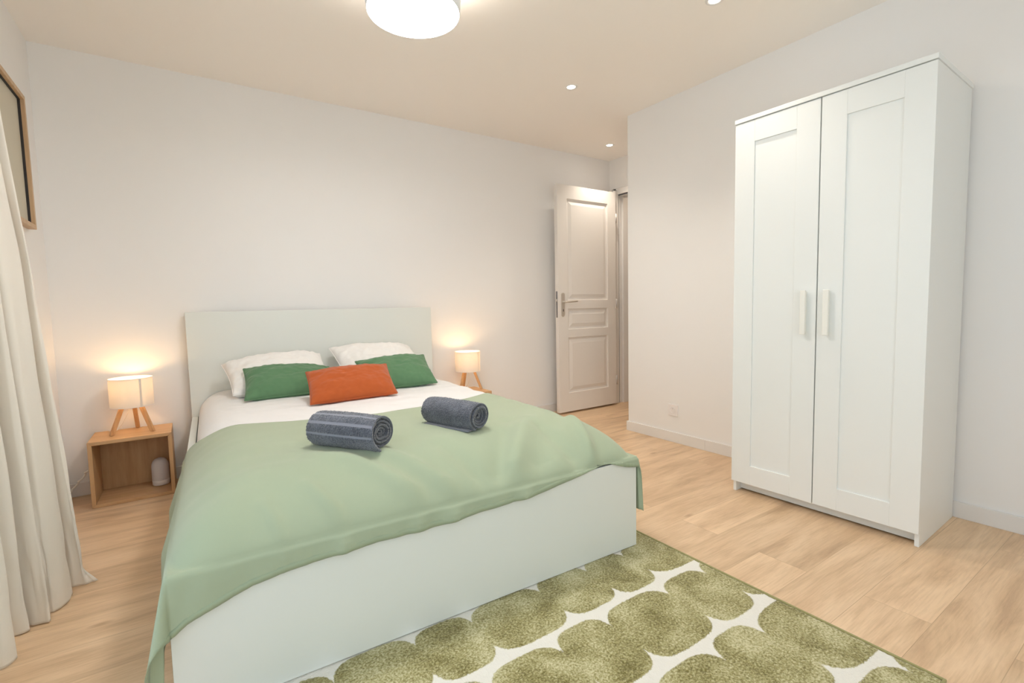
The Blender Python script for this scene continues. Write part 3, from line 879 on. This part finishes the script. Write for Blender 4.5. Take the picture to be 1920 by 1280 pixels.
# ------------------------------------------------------------------ bedside tables
def bedside_table(x, y, rz, label):
    w, h, d, t = .356, .346, .272, .018
    e = empty('bedside_table', (x, y, 0), rz)
    tag(e, label, 'bedside table', 'oak cube bedside tables')
    def prism(name, pts, y0, y1, mat):
        bm = bmesh.new()
        f = bm.faces.new([bm.verts.new((px, y0, pz)) for px, pz in pts])
        ex = bmesh.ops.extrude_face_region(bm, geom=[f])
        for v in ex['geom']:
            if isinstance(v, bmesh.types.BMVert): v.co.y = y1
        bmesh.ops.bevel(bm, geom=list(bm.edges), offset=.0008, segments=1, affect='EDGES')
        bm_obj(name, bm, mat, e)
    g = .0003; z0 = .001
    prism('top_panel', [(g, h), (w-g, h), (w-t-g, h-t), (t+g, h-t)], 0, d, M['oak_x'])
    prism('bottom_panel', [(g, z0), (w-g, z0), (w-t-g, t), (t+g, t)], 0, d, M['oak_x'])
    prism('side_panel', [(0, z0+g), (0, h-g), (t, h-t-g), (t, t+g)], 0, d, M['oak_z'])
    prism('side_panel', [(w, z0+g), (w, h-g), (w-t, h-t-g), (w-t, t+g)], 0, d, M['oak_z'])
    box('back_panel', (t+.0004, d-.014, t+.0004), (w-t-.0004, d-.006, h-t-.0004), M['oak_z'], e, 0)
    return e
bedside_table(.138, -.290, 0, 'oak box bedside table standing left of the bed')
bedside_table(2.176, -.350, R(0), 'oak box bedside table behind the right side of the bed')

def table_lamp(x, y, z, label, rz):
    e = empty('table_lamp', (x, y, z), rz)
    tag(e, label, 'table lamp', 'tripod table lamps beside the bed')
    zt = .2235
    for k in range(3):
        a = R(-35)+k*2*PI/3
        d = Vector((math.cos(a), math.sin(a), 0)); tn = Vector((-d.y, d.x, 0))
        A = d*.104; B = d*.020+Vector((0, 0, zt))
        ax = (B-A).normalized(); q = ax.cross(tn).normalized()
        bm = bmesh.new(); vs = []
        for P0, hh in ((A, 1), (B, 1)):
            for s1, s2 in ((-1, -1), (1, -1), (1, 1), (-1, 1)):
                p = P0+tn*s1*.0095+q*s2*.0095
                if P0 is A: p = p - ax*((p.z-.0005)/ax.z)
                vs.append(bm.verts.new(p))
        bm.faces.new(vs[:4]); bm.faces.new(vs[4:])
        for i in range(4): bm.faces.new((vs[i], vs[(i+1) % 4], vs[4+(i+1) % 4], vs[4+i]))
        bmesh.ops.bevel(bm, geom=list(bm.edges), offset=.0015, segments=2, affect='EDGES')
        bm_obj('leg', bm, M['leg_wood'], e)
    lathe('lamp_holder', [(.001, .195), (.018, .195), (.018, .228), (.013, .232), (.001, .232)], M['plastic'], e, 24)
    Rr, z0, z1 = .0985, .147, .301
    sh_ = lathe('lamp_shade', [(Rr, z0), (Rr, z0+.002), (Rr, z1-.002), (Rr, z1)], M['shade'], e, 72)
    md = sh_.modifiers.new('t', 'SOLIDIFY'); md.thickness = .0012
    for zz in (z0, z1):
        ring = [(Rr*math.cos(2*PI*i/48), Rr*math.sin(2*PI*i/48), zz) for i in range(49)]
        tube('shade_rim', ring, .0016, M['plastic'], sh_)
    seam_a = R(-62)
    bm = bmesh.new()
    vs = []
    for zz in (z0+.001, z1-.001):
        for da in (-.055, .055):
            vs.append(bm.verts.new(((Rr+.0012)*math.cos(seam_a+da), (Rr+.0012)*math.sin(seam_a+da), zz)))
    bm.faces.new((vs[0], vs[1], vs[3], vs[2]))
    so = bm_obj('shade_seam', bm, M['shade'], sh_)
    so.modifiers.new('t', 'SOLIDIFY').thickness = .0006
    lathe('bulb', [(.001, .232), (.012, .233), (.022, .248), (.026, .262), (.022, .277), (.012, .286), (.0005, .288)], M['bulb'], e, 24)
    # spokes of the shade ring
    for k in range(3):
        a = k*2*PI/3+.4
        tube('shade_spoke', [(.017*math.cos(a), .017*math.sin(a), .225), (.06*math.cos(a), .06*math.sin(a), .226), (.0975*math.cos(a), .0975*math.sin(a), .228)], .0012, M['steel'], e)
    return e
L1 = table_lamp(.322, -.137, .347, 'lit tripod lamp with a white drum shade on the left bedside table', 0)
tube('cable', [(-.005, .01, .20), (-.012, .0, .14), (-.03, .0, .09), (-.055, .01, .035), (-.085, .03, .006), (-.12, .09, .004)], .0022, M['cord'], L1)
L2 = table_lamp(2.424, -.172, .347, 'lit tripod lamp with a white drum shade on the right bedside table', 0)
tube('cable', [(.02, .01, .20), (.03, .03, .10), (.035, .06, .02), (.03, .10, .004)], .0022, M['cord'], L2)

# ------------------------------------------------------------------ aroma diffuser in the left table
df = empty('aroma_diffuser', (.424, -.118, .0195))
tag(df, 'small white domed aroma diffuser inside the left bedside table', 'aroma diffuser')
lathe('diffuser_base', [(.001, 0), (.040, 0), (.0425, .003), (.0425, .027), (.041, .030), (.001, .030)], M['ceramic_base'], df)
lathe('diffuser_cover', [(.0415, .030), (.0422, .034), (.0422, .105), (.040, .122), (.034, .137), (.024, .147), (.014, .151), (.0115, .1505), (.009, .146), (.001, .145)], M['ceramic'], df)

# ------------------------------------------------------------------ white cord and plug left of the table
cb = empty('power_cable', (.10, -.03, 0))
tag(cb, 'white crimped power cable hanging beside the left bedside table', 'cable')
box('plug', (.014, -.016, .172), (.034, .010, .205), M['cord'], cb, .006)
pts = []
for k in range(40):
    t = k/39
    x = .018-.125*t; z = .178-.170*t**.9
    pts.append((x+.006*math.sin(t*26), -.022+.006*math.cos(t*20), max(z+.006*math.cos(t*24), .006)))
tube('cable', pts, .0046, M['cord'], cb)

# ------------------------------------------------------------------ curtain
def make_curtain():
    base = [(.268, -1.188), (.238, -1.197), (.200, -1.193), (.165, -1.168), (.150, -1.186), (.172, -1.208), (.198, -1.235), (.200, -1.285), (.180, -1.345),
            (.155, -1.352), (.122, -1.345), (.126, -1.372), (.164, -1.396), (.168, -1.416), (.140, -1.414), (.108, -1.398), (.106, -1.420), (.126, -1.436), (.096, -1.446), (.056, -1.440),
            (.040, -1.48), (.070, -1.53), (.125, -1.57), (.110, -1.62), (.050, -1.64), (.045, -1.70), (.120, -1.76), (.110, -1.82), (.05, -1.85), (.05, -1.90), (.12, -1.95), (.05, -2.0)]
    S = spline(base, 9)
    nz = 90
    P = np.zeros((len(S), nz+1, 3))
    for i, (x, y) in enumerate(S):
        for j in range(nz+1):
            t = j/nz; z = .004+2.246*t**1.25
            s = 1-.235*z if z < 1.8 else .577-.10*(z-1.8)
            f = min(1, z/2.2)
            # upper pleats are more regular
            px = .075+.035*math.cos(i*.55); py = -1.19-.80*i/len(S)
            xx = x*s; 
            if i < 14:           # the free edge kicks out on the floor
                k = max(0, 1-i/14)
                xx -= k*.035*min(1, z/.06)
            yy = y
            g = max(0, (f-.55)/.45)**1.5
            xx = xx*(1-g)+px*g; yy = yy*(1-g)+py*g
            kk = math.exp(-((z-.16)/.16)**2)
            xx += .006*sn(i*.13, z*3, 2)+.006*kk*sn(i*.2, z*9, 6)
            yy += .006*sn(i*.11, z*2.4, 5)+.007*kk*sn(i*.25, z*8, 9)
            P[i, j] = (max(xx, .02), yy, z)
    o = grid_mesh('curtain', P, M['curtain'], None, thick=.0025)
    tag(o, 'heavy ecru linen curtain falling to the floor at the left edge', 'curtain')
make_curtain()
rod = empty('curtain_rod', (.075, -2.6, 2.262))
tag(rod, 'slim white curtain rod above the left window', 'curtain rod')
lathe('rod', [(.001, -1.5), (.010, -1.5), (.010, 1.5), (.001, 1.5)], M['trim'], rod, 20, rot=(R(90), 0, 0))
for y in (-1.4, 1.42):
    box('bracket', (-.0745, y-.01, -.012), (-.011, y+.01, .012), M['trim'], rod)

# ------------------------------------------------------------------ framed picture on the left wall
pf = empty('picture_frame', (0, -.314, 1.412))
tag(pf, 'thin oak picture frame hanging high on the left wall beside the curtain', 'picture frame')
fw, fh, ft = .62, .615, .020
boxes('frame', [((.001, -ft, 0), (.032, 0, fh)), ((.001, -fw, 0), (.032, -fw+ft, fh)), ((.001, -fw+ft, 0), (.032, -ft, ft)), ((.001, -fw+ft, fh-ft), (.032, -ft, fh))], M['frame_oak'], pf, .001)
boxes('inner_lip', [((.004, -ft-.0015, ft), (.018, -ft, fh-ft)), ((.004, -fw+ft, fh-ft-.0015), (.018, -ft, fh-ft))], M['dark'], pf, 0)
box('picture', (.004, -fw+ft, ft), (.008, -ft, fh-ft), M['cardboard'], pf, 0)

# ------------------------------------------------------------------ pendant lamp
pd = empty('pendant_lamp', (1.405, -1.685, 2.15))
tag(pd, 'round white drum ceiling lamp switched on above the bed', 'ceiling lamp')
so = lathe('lamp_shade', [(.178, -.004), (.180, 0), (.192, .14), (.190, .14)], M['shade_cool'], pd, 96)
so.modifiers.new('t', 'SOLIDIFY').thickness = .0015
ring = [(.178*math.cos(2*PI*i/64), .178*math.sin(2*PI*i/64), -.002) for i in range(65)]
lathe('diffuser', [(.176, .004), (.150, .0035), (.100, .003), (.050, .003), (.0005, .003)], M['diffuser_lit'], pd, 96)
lathe('stem', [(.006, .06), (.006, .235)], M['plastic'], pd, 16)
lathe('canopy', [(.001, .225), (.045, .228), (.050, .2585), (.001, .2585)], M['plastic'], pd, 32)
pl = lamp('pendant_light', 'POINT', (0, 0, .07), 12, (1, .88, .74), shadow_soft_size=.03)
pl.parent = pd; pl.location = (0, 0, .075)

# ------------------------------------------------------------------ downlights
def downlight(x, y, power, label):
    e = empty('downlight', (x, y, H)); tag(e, label, 'ceiling spotlight', 'small recessed ceiling spotlights')
    lathe('trim_ring', [(.026, -.001), (.030, -.004), (.040, -.003), (.042, -.0003)], M['trim'], e, 36)
    lathe('spot_lens', [(.026, -.0015), (.0005, -.0015)], M['spot_lit'], e, 36)
    s = lamp('spot_light', 'SPOT', (0, 0, 0), power, (1.0, .90, .77), spot_size=R(110), spot_blend=.8, shadow_soft_size=.025)
    s.parent = e; s.location = (0, 0, -.012)
    return e
downlight(2.762, -1.058, 16, 'recessed spotlight in the ceiling between the ceiling lamp and the door')
downlight(3.821, -.356, 28, 'recessed spotlight in the ceiling right above the open door')
downlight(2.741, -2.101, 20, 'recessed spotlight cut by the top edge, above the wardrobe front')
hl = lamp('hallway_fill_light', 'POINT', (4.9, -.6, 2.2), 5, (1.0, .8, .6), shadow_soft_size=.08)  # hidden lamp added to brighten the hall beyond the door
